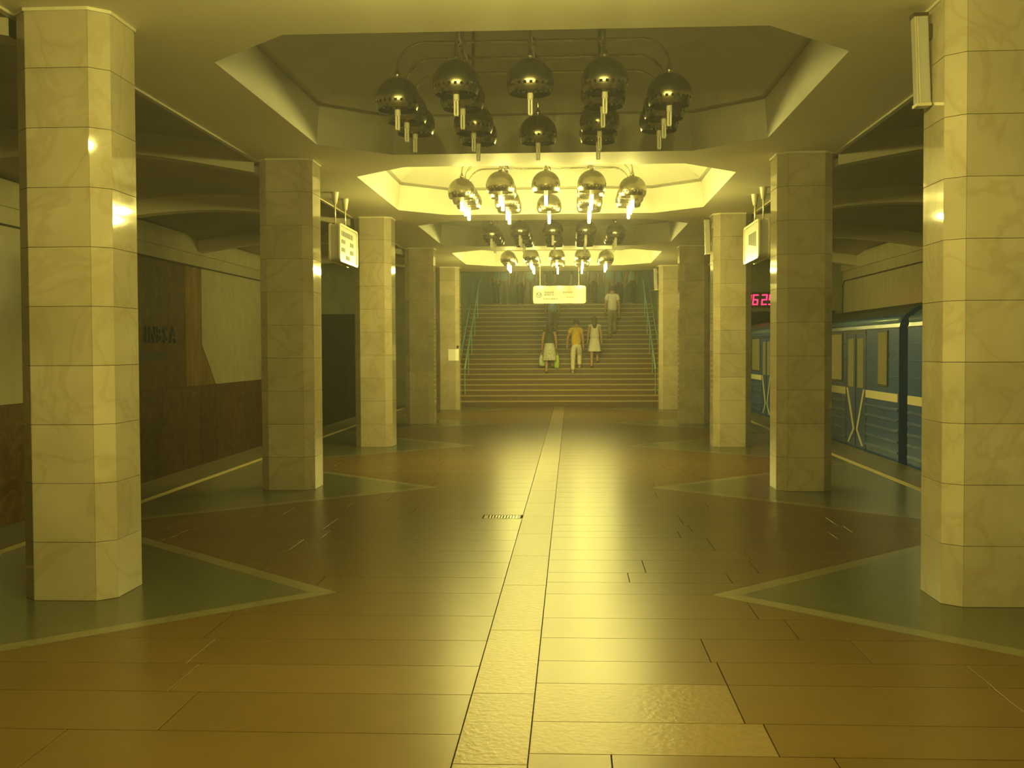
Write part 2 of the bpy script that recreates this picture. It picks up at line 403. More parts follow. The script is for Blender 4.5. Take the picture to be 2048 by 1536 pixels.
# vaulted side ceilings, one shell per bay, with ribs on the column lines
def zbase(t): return 3.86+.27*math.sin(PI*min(1, t*1.0))+.08*t
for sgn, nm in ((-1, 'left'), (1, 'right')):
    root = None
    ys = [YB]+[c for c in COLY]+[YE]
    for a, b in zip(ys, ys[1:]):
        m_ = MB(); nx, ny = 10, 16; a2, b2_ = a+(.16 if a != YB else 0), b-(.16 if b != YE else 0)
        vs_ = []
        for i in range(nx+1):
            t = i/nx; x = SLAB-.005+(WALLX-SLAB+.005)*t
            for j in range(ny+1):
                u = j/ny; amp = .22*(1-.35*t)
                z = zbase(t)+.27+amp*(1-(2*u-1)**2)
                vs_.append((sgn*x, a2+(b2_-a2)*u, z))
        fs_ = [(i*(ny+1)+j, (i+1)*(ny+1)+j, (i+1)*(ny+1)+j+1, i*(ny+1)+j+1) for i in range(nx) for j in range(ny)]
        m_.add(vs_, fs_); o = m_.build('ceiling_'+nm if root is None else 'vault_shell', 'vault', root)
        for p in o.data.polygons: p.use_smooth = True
        if root is None: root = struct(o)
    for c in COLY:
        m_ = MB(); vs_ = []; nx = 12
        for i in range(nx+1):
            t = i/nx; x = sgn*(SLAB+.035+(WALLX-SLAB-.035)*t)
            for y_, z_ in ((c-.17, zbase(t)), (c+.17, zbase(t)), (c+.17, 4.9), (c-.17, 4.9)): vs_.append((x, y_, z_))
        fs_ = [(i*4+k, i*4+(k+1) % 4, (i+1)*4+(k+1) % 4, (i+1)*4+k) for i in range(nx) for k in range(4)]
        m_.add(vs_, fs_); o = m_.build('rib', 'rib', root); fix_normals(o.data)

# ------------------------------------------------------------------ track walls
DADO = .88; TOPW = 3.62
def wall_side(sgn, nm, brown_from, brown_to, flare=True):
    X = sgn*WALLX
    wl = struct(MB().box(*sorted((X, X+sgn*.25)), YB, 42, -1.4, 5.0).build('wall_'+nm, 'concrete'))
    def poly(name, m_, pts, proud):
        x0, x1 = X, X-sgn*proud
        n = len(pts); vs_ = [(x0, y, z) for y, z in pts]+[(x1, y, z) for y, z in pts]
        fs_ = [tuple(range(n)), tuple(range(n, 2*n))]+[(i, (i+1) % n, n+(i+1) % n, n+i) for i in range(n)]
        o = MB().add(vs_, fs_).build(name, m_, wl); fix_normals(o.data); return o
    y = YB
    while y < YE-.01:                                   # dado
        y1 = min(YE, y+1.2); poly('dado_panel', 'brown', [(y+.004, -1.2), (y1-.004, -1.2), (y1-.004, DADO-.004), (y+.004, DADO-.004)], .03); y = y1
    # light marble panels with slanted feet towards the brown fields
    k = 1.0 if flare else 0
    zk = 1.83
    def light(y0, y1, cut0, cut1):
        n = max(1, round((y1-y0)/2.2)); st = (y1-y0)/n
        for i in range(n):
            a, b = y0+st*i, y0+st*(i+1)
            p = [(a+.003, DADO+.003), (b-.003, DADO+.003), (b-.003, TOPW), (a+.003, TOPW)]
            if i == 0 and cut0: p = [(a+k, DADO+.003), (b-.003, DADO+.003), (b-.003, TOPW), (a+.003, TOPW), (a+.003, zk)]
            if i == n-1 and cut1:
                p = [q for q in p if q != (b-.003, DADO+.003)]; ix = p.index((b-.003, TOPW))
                p[ix:ix] = [(b-k, DADO+.003), (b-.003, zk)]
            poly('marble_panel', 'light_wall', p, .035)
    light(YB, brown_from, False, True); light(brown_to, YE, True, False)
    n = 6; st = (brown_to-brown_from)/n
    for i in range(n):
        a, b = brown_from+st*i, brown_from+st*(i+1)
        m_ = 'ochre' if i in (0, n-1) else 'brown'
        p = [(a+.003, DADO+.003), (b-.003, DADO+.003), (b-.003, TOPW), (a+.003, TOPW)]
        if i == n-1: p = [(a+.003, DADO+.003), (b+k-.01, DADO+.003), (b-.005, zk), (b-.005, TOPW), (a+.003, TOPW)]
        if i == 0: p = [(a-k+.01, DADO+.003), (b-.003, DADO+.003), (b-.003, TOPW), (a+.005, TOPW), (a+.005, zk)]
        poly('field_panel', m_, p, .02)
    poly('frieze', 'light_wall', [(YB, TOPW+.005), (YE, TOPW+.005), (YE, 3.9), (YB, 3.9)], .03)
    poly('cornice', 'trim' if False else 'light_wall', [(YB, 3.9), (YE, 3.9), (YE, 4.3), (YB, 4.3)], .09)
    c = MB().tube([(X-sgn*.06, YB, TOPW), (X-sgn*.06, YE-.3, TOPW), (X-sgn*.06, YE-.15, TOPW-.1), (X-sgn*.06, YE-.12, 2.2)], .016, 6).build('wall_cable', 'cable', wl)
    return wl
wall_side(-1, 'left', 19.6, 25.9)
wall_side(1, 'right', 7.5, 13.0)
# station name letters (the part that shows) on the left wall
nmx = -WALLX+.045
def text_obj(name, body, size, loc, rot, m_, depth=.02, parent=None, align='LEFT', sx=1.):
    cu = bpy.data.curves.new(name, 'FONT'); cu.body = body; cu.size = size; cu.extrude = depth; cu.align_x = align; cu.resolution_u = 2
    t = bpy.data.objects.new(name, cu); COL.objects.link(t); t.rotation_euler = rot; t.location = loc; t.scale = (sx, 1, 1)
    dg = bpy.context.evaluated_depsgraph_get(); me = bpy.data.meshes.new_from_object(t.evaluated_get(dg))
    mw = t.matrix_basis.copy()
    if parent is None:
        me.transform(Matrix.Diagonal((sx, 1, 1, 1)))
    bpy.data.objects.remove(t); bpy.data.curves.remove(cu)
    me.materials.clear(); me.materials.append(M[m_])
    o = bpy.data.objects.new(name, me); COL.objects.link(o)
    if parent: o.parent = parent; me.transform(Matrix.Diagonal((sx, 1, 1, 1)))
    o.rotation_euler = rot; o.location = loc
    return o
name_root = thing('station_name', 'dark metal station name letters mounted on the brown marble wall', 'lettering', (-WALLX+.046, 23.3, 1.86))
yl = 22.35
for ch in 'INBSA':
    text_obj('letter', ch, .50, (0, yl-23.3, .0), (PI/2, 0, PI/2), 'letter', .02, name_root, sx=1.05)
    yl += {'I': .19, 'N': .43, 'B': .4, 'S': .4, 'A': .4}[ch]
tag(MB().box(-WALLX+.02, -WALLX+.045, 21.9, 23.55, 1.52, 1.64).build('wall_plate', 'letter'), 'narrow dark plate on the brown wall below the station name', 'plate')

# ------------------------------------------------------------------ end wall, tunnels, stair hall
def end_wall():
    w_ = MB()
    for s_ in (-1, 1):
        w_.box(*sorted((s_*3.15, s_*4.9)), YE, YE+.3, -1.25, 4.9)
        w_.box(*sorted((s_*4.9, s_*WALLX)), YE, YE+.3, 2.77, 4.9)
        w_.box(*sorted((s_*8.1, s_*WALLX)), YE, YE+.3, -1.25, 2.77)
    w_.box(-3.15, 3.15, YE, YE+.3, HC, 6.7)
    return struct(w_.build('wall_end', 'hall_wall'))
end_wall()
struct(MB().box(-WALLX-.1, WALLX+.1, YB-.2, YB, -1.4, 5.3).build('wall_back', 'plaster'))
for s_, nm in ((-1, 'left'), (1, 'right')):
    t_ = MB(); t_.box(*sorted((s_*4.8, s_*4.9)), YE+.3, 42, -1.25, 2.9); t_.box(*sorted((s_*8.1, s_*8.2)), YE+.3, 42, -1.25, 2.9)
    t_.box(*sorted((s_*4.8, s_*8.2)), YE+.3, 42, 2.78, 2.9); t_.box(*sorted((s_*4.8, s_*8.2)), 42, 42.1, -1.25, 2.9)
    struct(t_.build('wall_tunnel_'+nm, 'tunnel'))
for s_, nm in ((-1, 'stair_left'), (1, 'stair_right')):
    struct(MB().box(*sorted((s_*3.15, s_*3.35)), YE+.3, 50, -.1, 6.7).build('wall_'+nm, 'hall_wall'))
struct(MB().box(-3.35, 3.35, 50, 50.2, 0, 6.7).build('wall_landing', 'hall_wall'))
struct(MB().box(-3.35, 3.35, YE+.3, 50.2, 6.6, 6.7).build('ceiling_stair', 'plaster'))
RI, TR, NS = .155, .30, 21
LZ = RI*NS; LY = YE+TR*(NS-1)
struct(MB().box(-3.15, 3.15, LY+.3, 50, LZ-.2, LZ).build('floor_landing', 'tread'))
st = thing('staircase', 'wide brown granite staircase rising behind the last columns to the upper landing', 'staircase', (0, YE, 0))
base = MB(); base.add([(x, y, z) for x in (-3.13, 3.13) for y, z in ((.05, 0), (TR*NS, 0), (TR*NS, LZ-.1), (TR*NS-.1, LZ-.1))],
                      [(0, 1, 2, 3), (7, 6, 5, 4), (0, 4, 5, 1), (1, 5, 6, 2), (2, 6, 7, 3), (3, 7, 4, 0)])
base.build('stringer', 'concrete', st)
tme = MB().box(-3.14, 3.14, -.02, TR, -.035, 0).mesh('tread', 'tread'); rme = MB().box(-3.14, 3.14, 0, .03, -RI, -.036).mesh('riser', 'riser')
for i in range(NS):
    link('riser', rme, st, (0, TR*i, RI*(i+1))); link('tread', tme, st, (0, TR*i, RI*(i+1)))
for s_, lb in ((-1, 'teal metal handrail along the stair wall behind the column with the white notice'), (1, 'teal metal handrail along the stair wall opposite the column with the white notice')):
    hr = thing('handrail', lb, 'handrail', (s_*2.86, YE, 0))
    def hp(d, h): return (0, d, d/TR*RI+h)
    MB().tube([hp(.35, .9), hp(6.0, .92), (0, 6.6, LZ+.93)], .028, 8).build('top_rail', 'rail', hr, smooth=True)
    MB().tube([(s_*.17, *hp(.35, .98)[1:]), (s_*.17, *hp(6.0, 1.0)[1:])], .022, 8).build('wall_rail', 'rail', hr, smooth=True)
    for d in (.45, 1.65, 2.85, 4.05, 5.25):
        zz = RI*(int(d/TR)+1)
        MB().tube([(0, d, zz), (0, d, d/TR*RI+.9)], .016, 6).build('post', 'rail', hr)
        MB().tube([(s_*.17, d, d/TR*RI+.97), (s_*.28, d, d/TR*RI+.94)], .012, 6).build('bracket', 'rail', hr)
for i, y in enumerate((36.2, 40.5, 45.0)):
    lf = thing('ceiling_light', ['fluorescent fitting on the ceiling above the stair flight', 'fluorescent fitting on the ceiling above the landing edge', 'fluorescent fitting on the ceiling deep over the landing'][i], 'ceiling light', (0, y, 6.5), group='stair hall fittings')
    MB().box(-1.6, 1.6, -.12, .12, .04, .1).build('housing', 'sign', lf)
    MB().box(-1.55, 1.55, -.09, .09, 0, .04).build('diffuser', 'hall_tube', lf)

# ------------------------------------------------------------------ columns
def oct_col(h, c): return [(-h+c, -h), (h-c, -h), (h, -h+c), (h, h-c), (h-c, h), (-h+c, h), (-h, h-c), (-h, -h+c)]
h = CW/2; poly8 = oct_col(h, CH); core8 = oct_col(h-.018, CH-.0075)
core_me = MB().prism(core8, 0, HC).mesh('core', 'grout')
cap8 = oct_col(h+.012, CH+.005); cap_me = MB().prism(cap8, HC-.022, HC).mesh('cap', 'trim')
tile_me = []
for k in range(8):
    p, q = Vector((*poly8[k], 0)), Vector((*poly8[(k+1) % 8], 0)); d = (q-p).normalized(); nrm = Vector((d.y, -d.x, 0))
    a, b = p+d*.0014, q-d*.0014; inn = -nrm*.02; z0, z1 = .0015, .3985; e = .0012
    ai, bi = a+inn+d*.006, b+inn-d*.006
    vs_ = [ai, bi, bi+Vector((0, 0, z1)), ai+Vector((0, 0, z1)),
           a+nrm*-e+Vector((0, 0, z0)), b+nrm*-e+Vector((0, 0, z0)), b+nrm*-e+Vector((0, 0, z1)), a+nrm*-e+Vector((0, 0, z1)),
           a+d*e+Vector((0, 0, z0+e)), b-d*e+Vector((0, 0, z0+e)), b-d*e+Vector((0, 0, z1-e)), a+d*e+Vector((0, 0, z1-e))]
    fs_ = [(3, 2, 1, 0), (8, 9, 10, 11)]
    for i in range(4):
        j = (i+1) % 4; fs_ += [(i, j, 4+j, 4+i), (4+i, 4+j, 8+j, 8+i)]
    tile_me.append(MB().add(vs_, fs_).mesh('marble_tile', 'marble'))
rail_l = ['octagonal cream marble column beside the camera end, opposite its twin', 'large octagonal marble column showing bright lamp reflections on its polished side',
          'octagonal marble column in front of the hanging sign by the dark tunnel', 'octagonal marble column just behind the hanging sign by the dark tunnel',
          'octagonal marble column next to the one with the white notice', 'octagonal marble column with a white paper notice stuck on it']
rail_r = ['octagonal cream marble column beside the near train car', 'large octagonal marble column with a tilted box high on its side, hiding the train car gap',
          'octagonal marble column that stands between the train door and the red clock', 'octagonal marble column with a narrow tilted box, behind the hanging sign on the train side',
          'octagonal marble column without a box, between two that carry boxes on the train side', 'octagonal marble column with a narrow tilted box, beside the stairs']
for sgn, labs in ((-1, rail_l), (1, rail_r)):
    for i, yc in enumerate(COLY):
        c = thing('column', labs[i], 'column', (sgn*CX, yc, 0), group='marble columns')
        link('core', core_me, c); link('cap', cap_me, c)
        for r_ in range(10):
            for k in range(8): link('marble_tile', tile_me[k], c, (0, 0, .4*r_))
# tilted narrow boxes high on three columns of the train side
for i, lb in ((1, 'narrow tilted metal-edged box fixed high on the large column by the train car gap'), (3, 'narrow tilted box on the column behind the hanging sign'), (5, 'narrow tilted box on the column beside the stairs')):
    yc = COLY[i]
    bx_ = thing('column_box', lb, 'box', (CI, yc+.02, 3.33), group='tilted boxes on columns')
    bx_.rotation_euler = (0, math.radians(-2.2), 0)
    MB().box(-.10, -.012, 0, .09, .02, .6).build('body', 'sign', bx_)
    for xx in (-.101, -.086): MB().box(xx, xx+.006, -.005, .0, .02, .6).build('edge_strip', 'sign_frame', bx_)
    MB().box(-.083, -.018, -.003, .0, .03, .59).build('panel', 'sign', bx_)
    MB().box(-.108, -.008, -.006, .096, .6, .625).build('top_cap', 'dark_steel', bx_)
    MB().box(-.108, -.008, -.006, .096, 0, .02).build('bottom_cap', 'sign_frame', bx_)
    MB().box(-.012, .0, .01, .08, .05, .15).build('bracket', 'dark_steel', bx_); MB().box(-.012, .02, .01, .08, .45, .55).build('bracket', 'dark_steel', bx_)
# notice on the last column of the left row
nt_ = MB(); x0, yf = -CI-CH, COLY[5]-CW/2-.004
nt_.add([(x0-.20, yf, 1.38), (x0, yf, 1.38), (x0+.085, yf+.082, 1.38), (x0-.20, yf, 1.70), (x0, yf, 1.70), (x0+.085, yf+.082, 1.70)], [(0, 1, 4, 3), (1, 2, 5, 4)])
o = nt_.build('paper_notice', 'paper'); tag(o, 'white paper notice stuck on the column beside the stairs', 'notice')
sm = o.modifiers.new('s', 'SOLIDIFY'); sm.thickness = .003; sm.offset = 0
o = MB().box(x0+.035, x0+.095, yf-.01+.03, yf+.06, 1.74, 1.80).build('wall_switch', 'letter'); tag(o, 'small dark switch on the column just above the white notice', 'switch')

# ------------------------------------------------------------------ chandeliers
R0 = .2
prof = []; rings_t = [0.06, .3, .55, .8, 1.05, 1.3, 1.5, 1.62, 1.70, 1.82, 1.92, 2.02, 2.08]
prof = [(R0*math.sin(t), R0*math.cos(t)) for t in rings_t]
HOLE = 8
shade_me = MB().lathe(prof, 48, skip=lambda i, k: i == HOLE and k % 2 == 0).mesh('globe_shade', 'steel', True)
cm = MB(); cm.lathe([(.012, .19), (.03, .195), (.026, .235), (.015, .26), (.011, .27)], 12); collar_me = cm.mesh('collar', 'pipe', True)
zc = 3.955
bot = 3.68-zc
sk = MB(); sk.lathe([(.0, -.06), (.026, -.06), (.026, bot+.135), (.02, bot+.125), (0, bot+.125)], 12); sk.tube([(0, 0, .19), (0, 0, -.06)], .012, 6); socket_me = sk.mesh('socket', 'socket', False)
def tubes_mesh(m_):
    t_ = MB()
    for (x, y) in ((.012, .012), (-.012, .012), (-.012, -.012), (.012, -.012)):
        t_.tube([(x, y, bot+.126), (x, y, bot+.012), (x*.55, y, bot)], .0088, 6)
    return t_.mesh('lamp_tube', m_, False)
tube_on, tube_off = tubes_mesh('tube_on'), tubes_mesh('tube_off')
lamp_light = bpy.data.lights.new('lamp_light', 'POINT'); lamp_light.energy = LAMP_W; lamp_light.color = LAMP_COL; lamp_light.shadow_soft_size = .036
ZT = 4.46; AR = .24; TRD = .0125
def arch(half, axis):
    pts = []
    for k in range(0, 9):
        a = PI/2*k/8; pts.append((-(half-AR)-AR*math.cos(a), ZT-AR+AR*math.sin(a)))
    pts = [(-half, zc+.25)]+pts
    pts = pts+[(-u, z) for u, z in reversed(pts)]
    return [((u, 0, z) if axis == 'x' else (0, u, z)) for u, z in pts]
cross_me = MB().tube(arch(1.22, 'x'), TRD, 8).mesh('cross_arm', 'pipe', True)
long_me = MB().tube([(x, y, z-.03 if abs(y) < 1.0 else z-.0) for x, y, z in arch(1.15, 'y')], TRD, 8).mesh('long_arm', 'pipe', True)
clamp_me = MB().ball((0, 0, 0), .045, 12, 8).mesh('clamp', 'pipe', True)
drop_me = MB().tube([(0, 0, ZT-.02), (0, 0, zc+.25)], .011, 8).mesh('drop_rod', 'pipe', True)
hg = MB(); hg.tube([(0, 0, ZT), (0, 0, 4.93)], .016, 8); hg.lathe([(.0, 4.9), (.07, 4.9), (.075, 4.95)], 16); hanger_me = hg.mesh('hanger', 'dark_steel', True)
XS = (-1.22, -.63, 0, .63, 1.22); YS = (-1.15, -.575, 0, .575, 1.15)
heads = [(-.63, -1.15), (0, -1.15), (.63, -1.15), (-.63, 1.15), (0, 1.15), (.63, 1.15)]
heads += [(s_*1.22, y) for s_ in (-1, 1) for y in (-.575, 0, .575)] + [(s_*.63, y) for s_ in (-1, 1) for y in (-.575, .575)]
chl = {4.75: ('lit globe chandelier hanging over the camera end of the hall', True), 10.75: ('unlit globe chandelier in a dim coffer, with white tubes showing under dark metal shades', False),
       16.75: ('brightly lit globe chandelier in the coffer between the two hanging box signs', True), 22.75: ('unlit globe chandelier hanging between two lit chandeliers', False),
       28.75: ('lit globe chandelier just before the long white sign by the stairs', True)}
for yc, (lb, on) in chl.items():
    c = thing('chandelier', lb, 'chandelier', (0, yc, 0), group='globe chandeliers')
    for y in (-.575, 0, .575): link('cross_arm', cross_me, c, (0, y, 0))
    for x in (-.63, 0, .63): link('long_arm', long_me, c, (x, 0, 0))
    for x in (-.63, 0, .63):
        for y in (-.575, 0, .575): link('clamp', clamp_me, c, (x, y, ZT-.012))
    for x in (-.63, .63):
        for y in (-.575, .575): link('hanger', hanger_me, c, (x, y, 0))
    for i, (x, y) in enumerate(heads):
        s_ = link('globe_shade', shade_me, c, (x, y, zc))
        link('socket', socket_me, s_); link('lamp_tube', tube_on if on else tube_off, s_); link('collar', collar_me, s_)
        if on:
            lo = bpy.data.objects.new('lamp_light', lamp_light); COL.objects.link(lo); lo.parent = s_; lo.location = (0, 0, bot+.05)
        if i >= 12: link('drop_rod', drop_me, c, (x, y, 0))

# ------------------------------------------------------------------ signs
def rrect(w_, h_, r_, n=5):
    pts = []
    for cx_, cy_, a0 in ((w_/2-r_, h_/2-r_, 0), (-w_/2+r_, h_/2-r_, PI/2), (-w_/2+r_, -h_/2+r_, PI), (w_/2-r_, -h_/2+r_, 1.5*PI)):
        for k in range(n+1): a = a0+PI/2*k/n; pts.append((cx_+r_*math.cos(a), cy_+r_*math.sin(a)))
    return pts
def slab_yz(mb, pts, x0, x1, mi=0):    # outline in (y,z)
    n = len(pts); vs_ = [(x0, a, b) for a, b in pts]+[(x1, a, b) for a, b in pts]
    fs_ = [tuple(reversed(range(n))), tuple(range(n, 2*n))]+[(i, (i+1) % n, n+(i+1) % n, n+i) for i in range(n)]
    mb.add(vs_, fs_, mi); return mb
def slab_xz(mb, pts, y0, y1, mi=0):
    n = len(pts); vs_ = [(a, y0, b) for a, b in pts]+[(a, y1, b) for a, b in pts]
    fs_ = [tuple(range(n)), tuple(reversed(range(n, 2*n)))]+[(i, n+i, n+(i+1) % n, (i+1) % n) for i in range(n)]
    mb.add(vs_, fs_, mi); return mb
for sgn, lb in ((-1, 'hanging box sign with rows of grey print, on the side of the dark tunnel'), (1, 'hanging box sign with one large grey printed block, on the train side')):
    s_ = thing('hanging_sign', lb, 'sign', (sgn*3.1, 17.0, 0), group='hanging box signs')
    o = slab_yz(MB(), [(a, b+3.27) for a, b in rrect(1.36, .54, .06)], -.07, .07).build('sign_box', 'sign', s_); fix_normals(o.data)
    fr = MB(); out = [(a, b+3.27) for a, b in rrect(1.38, .56, .07)]; inn = [(a, b+3.27) for a, b in rrect(1.32, .50, .05)]
    for x0, x1 in ((-.085, -.06), (.06, .085)):
        n = len(out)
        vs_ = [(x, a, b) for x in (x0, x1) for lp in (out, inn) for a, b in lp]
        fs_ = []
        for i in range(n):
            j = (i+1) % n
            fs_ += [(i, j, n+j, n+i), (2*n+i, 3*n+i, 3*n+j, 2*n+j), (i, 2*n+i, 2*n+j, j), (n+i, n+j, 3*n+j, 3*n+i)]
        fr.add(vs_, fs_)
    o = fr.build('frame', 'sign_frame', s_); fix_normals(o.data)
    fx = -sgn*.0715
    def ink(y0, y1, z0, z1): MB().box(*sorted((fx, fx-sgn*.003)), y0, y1, z0, z1).build('print', 'sign_ink', s_)
    if sgn < 0:
        for i in range(9): ink(-.50+.095*i, -.50+.095*i+(.06 if i % 3 else .045), 3.38, 3.455)
        for y0, z0 in ((-.52, 3.27), (-.52, 3.15), (.12, 3.27), (.12, 3.15), (-.2, 3.05)):
            for i in range(3): ink(y0+.1*i, y0+.1*i+.075, z0, z0+.06)
    else:
        for i in range(7): ink(-.40+.1*i, -.40+.1*i+.07, 3.18+.012*i, 3.40)
    for d in (-.62, .12):
        r_ = MB().tube([(0, d, 3.54), (0, d, 3.86)], .012, 8).build('rod', 'sign_frame', s_, smooth=True)
        MB().lathe([(.0, 3.83), (.03, 3.83), (.055, 3.985), (.055, 4.0)], 14, (0, d, 0)).build('ceiling_cup', 'trim', s_, smooth=True)
s_ = thing('direction_sign', 'long white glossy sign with round blue logo and grey print, hung before the stairs', 'sign', (.02, 32.0, 0))
o = slab_xz(MB(), [(a, b+3.23) for a, b in rrect(1.5, .5, .07)], -.05, .05).build('sign_box', 'sign_gloss', s_); fix_normals(o.data)
MB().lathe([(.062, 0), (.085, 0), (.085, .004), (.062, .004), (.062, 0)], 20).build('logo_ring', 'sign_blue', s_, (-.58, -.053, 3.22)).rotation_euler = (PI/2, 0, 0)
lv = MB(); lv.tube([(-.05, -.055, .045), (0, -.055, -.04), (.05, -.055, .045)], .012, 6); lv.build('logo_chevron', 'sign_blue', s_, (-.58, 0, 3.22))
for z0, x0, n in ((3.27, -.43, 4), (3.20, -.43, 4), (3.09, -.46, 6), (3.13, .2, 3), (3.27, .1, 4)):
    for i in range(n): MB().box(x0+.072*i, x0+.072*i+R.uniform(.04, .062), -.0535, -.05, z0, z0+.045).build('print', 'sign_ink', s_)
for d in (-.55, .55): MB().tube([(d, 0, 3.47), (d, 0, HC)], .012, 8).build('rod', 'sign_frame', s_)
# red clock over the tunnel mouth
ck = thing('clock', 'red glowing digital clock above the tunnel mouth over the train', 'clock', (5.42, YE-.09, 2.93))
MB().box(-.05, 1.05, 0, .085, -.05, .40).build('case', 'led_off', ck)
SEG = {'1': 'bc', '6': 'acdefg', '2': 'abged', '5': 'afgcd'}
def digit(x, ch):
    W_, H_, T_ = .165, .31, .038
    d = MB()
    q = {'a': (0, W_, H_-T_, H_), 'd': (0, W_, 0, T_), 'g': (0, W_, H_/2-T_/2, H_/2+T_/2), 'f': (0, T_, H_/2+.008, H_-.008), 'e': (0, T_, .008, H_/2-.008), 'b': (W_-T_, W_, H_/2+.008, H_-.008), 'c': (W_-T_, W_, .008, H_/2-.008)}
    for s2 in SEG[ch]:
        x0, x1, z0, z1 = q[s2]; d.box(x+x0, x+x1, -.012, -.001, .02+z0, .02+z1)
    d.v = [(x_+.09*z_, y_, z_) for x_, y_, z_ in d.v]
    d.build('digit', 'led', ck)
digit(.015, '1'); digit(.215, '6'); digit(.475, '2'); digit(.685, '5')

# ------------------------------------------------------------------ train
def car(y0, lb):
    """car body from y0 to y0+19.1, side at x = 5.2"""
    Lc = 19.1; XA, XB = 5.2, 7.9
    c = thing('train_car', lb, 'train car', ((XA+XB)/2, y0+Lc/2, -1.0), group='blue train cars')
    ox, oy = -(XA+XB)/2, -(y0+Lc/2)
    def P(mb, name, mats, parent=c, smooth=False): return mb.build(name, mats, parent, (ox, oy, 1.0), smooth)
    sec = [(XA, -.12), (XA, 1.98), (XA+.02, 2.08), (XA+.10, 2.19), (XA+.26, 2.30), (XA+.55, 2.39), (XA+.95, 2.44), (XA+1.35, 2.45)]
    sec = sec+[(XA+XB-x, z) for x, z in reversed(sec[:-1])]
    n = len(sec); b = MB()
    ya, yb = y0+.02, y0+Lc-.02
    b.add([(x, y, z) for y in (ya, yb) for x, z in sec], [(i, i+1, n+i+1, n+i) for i in range(0, 1)]+[(i, i+1, n+i+1, n+i) for i in range(1, 3)]+[(i, i+1, n+i+1, n+i) for i in range(n-3, n-1)]+[tuple(range(n)), tuple(reversed(range(n, 2*n)))], 0)
    b.add([(x, y, z) for y in (ya, yb) for x, z in sec[3:n-3]], [(i, i+1, (n-6)+i+1, (n-6)+i) for i in range(n-7)], 1)
    P(b, 'body', ['train', 'train_roof'])
    P(MB().box(XA+.1, XB-.1, ya+.1, yb-.1, -.75, -.13), 'underframe', 'concrete')
    P(MB().tube([(XA+.045, ya+.05, 2.10), (XA+.045, yb-.05, 2.10)], .055, 10), 'gutter', 'train_gutter', smooth=True)  # added tube, its pale colour imitates the roof edge highlight
    P(MB().box(XA-.012, XA+.01, ya, yb, 1.985, 2.0), 'drip_rail', 'rubber')
    for d in (2.55, 6.95, 11.35, 15.75):                       # doors
        yc = y0+d; f = MB(); f.box(XA-.006, XA+.03, yc-.68, yc-.63, -.02, 1.97); f.box(XA-.006, XA+.03, yc+.63, yc+.68, -.02, 1.97); f.box(XA-.006, XA+.03, yc-.68, yc+.68, 1.93, 1.97)
        P(f, 'door_frame', 'rubber')
        for q in (-1, 1):
            lf = P(MB().box(XA-.004, XA+.02, *sorted((yc+q*.01, yc+q*.62)), .0, 1.93), 'door', 'train_gutter' if False else 'train')
            def PP(mb, name, m_): return mb.build(name, m_, lf)
            PP(MB().box(XA-.010, XA-.003, *sorted((yc+q*.13, yc+q*.50)), 1.02, 1.85), 'door_window', 'glass')
            PP(MB().box(XA-.012, XA, *sorted((yc+q*.0, yc+q*.02)), .02, 1.92), 'door_seal', 'rubber')
            sv = MB()
            for (ya_, za), (yb_, zb) in (((.60, 1.0), (.14, .30)), ((.14, .30), (.50, .05))):
                wv = .08
                pts = [(yc+q*(ya_-wv), za), (yc+q*(ya_+.02), za), (yc+q*(yb_+.02), zb), (yc+q*(yb_-wv), zb)]
                sv.add([(x, a, z) for x in (XA-.012, XA-.003) for a, z in pts], [(0, 1, 2, 3), (4, 7, 6, 5), (0, 4, 5, 1), (1, 5, 6, 2), (2, 6, 7, 3), (3, 7, 4, 0)])
            o = PP(sv, 'door_stripe', 'train_white'); fix_normals(o.data)
    spans = [(0.0, 1.87), (3.23, 6.27), (7.63, 10.67), (12.03, 15.07), (16.43, 19.1)]
    for a, b2_ in spans:
        a2, b3 = y0+a+(.05 if a == 0 else 0), y0+b2_-(.05 if b2_ > 19 else 0)
        P(MB().box(XA-.012, XA+.01, a2, b3, .875, 1.0), 'belt_stripe', 'train_white')
        for z_ in (.10, .26, .42, .58, .74): P(MB().box(XA-.016, XA+.01, a2, b3, z_, z_+.035), 'rib', 'train_rib')
        for z_ in (1.25, 1.5, 1.75): P(MB().box(XA-.006, XA+.01, a2, b3, z_, z_+.015), 'seam', 'train_rib')
    wins = [(.62, 1.10), (3.5, 4.65), (4.85, 6.0), (7.9, 9.05), (9.25, 10.4), (12.3, 13.45), (13.65, 14.8), (16.7, 18.0)]
    for a, b2_ in wins:
        o = P(MB().box(XA-.014, XA+.01, y0+a-.03, y0+b2_+.03, 1.09, 2.0-.04), 'window_frame', 'rubber')
        MB().box(XA-.02, XA-.0145, y0+a, y0+b2_, 1.12, 1.93).build('window_pane', 'glass', o)
    P(MB().box(XA+.85, XB-.85, y0+.005, y0+.02, 0, 1.9), 'end_door', 'train')
    return c
car(16.97, 'blue train car with ribbed side and cream belt stripe, stopped beyond the car gap')
car(16.97-.40-19.1, 'blue train car mostly hidden behind the large column, beside the car gap')

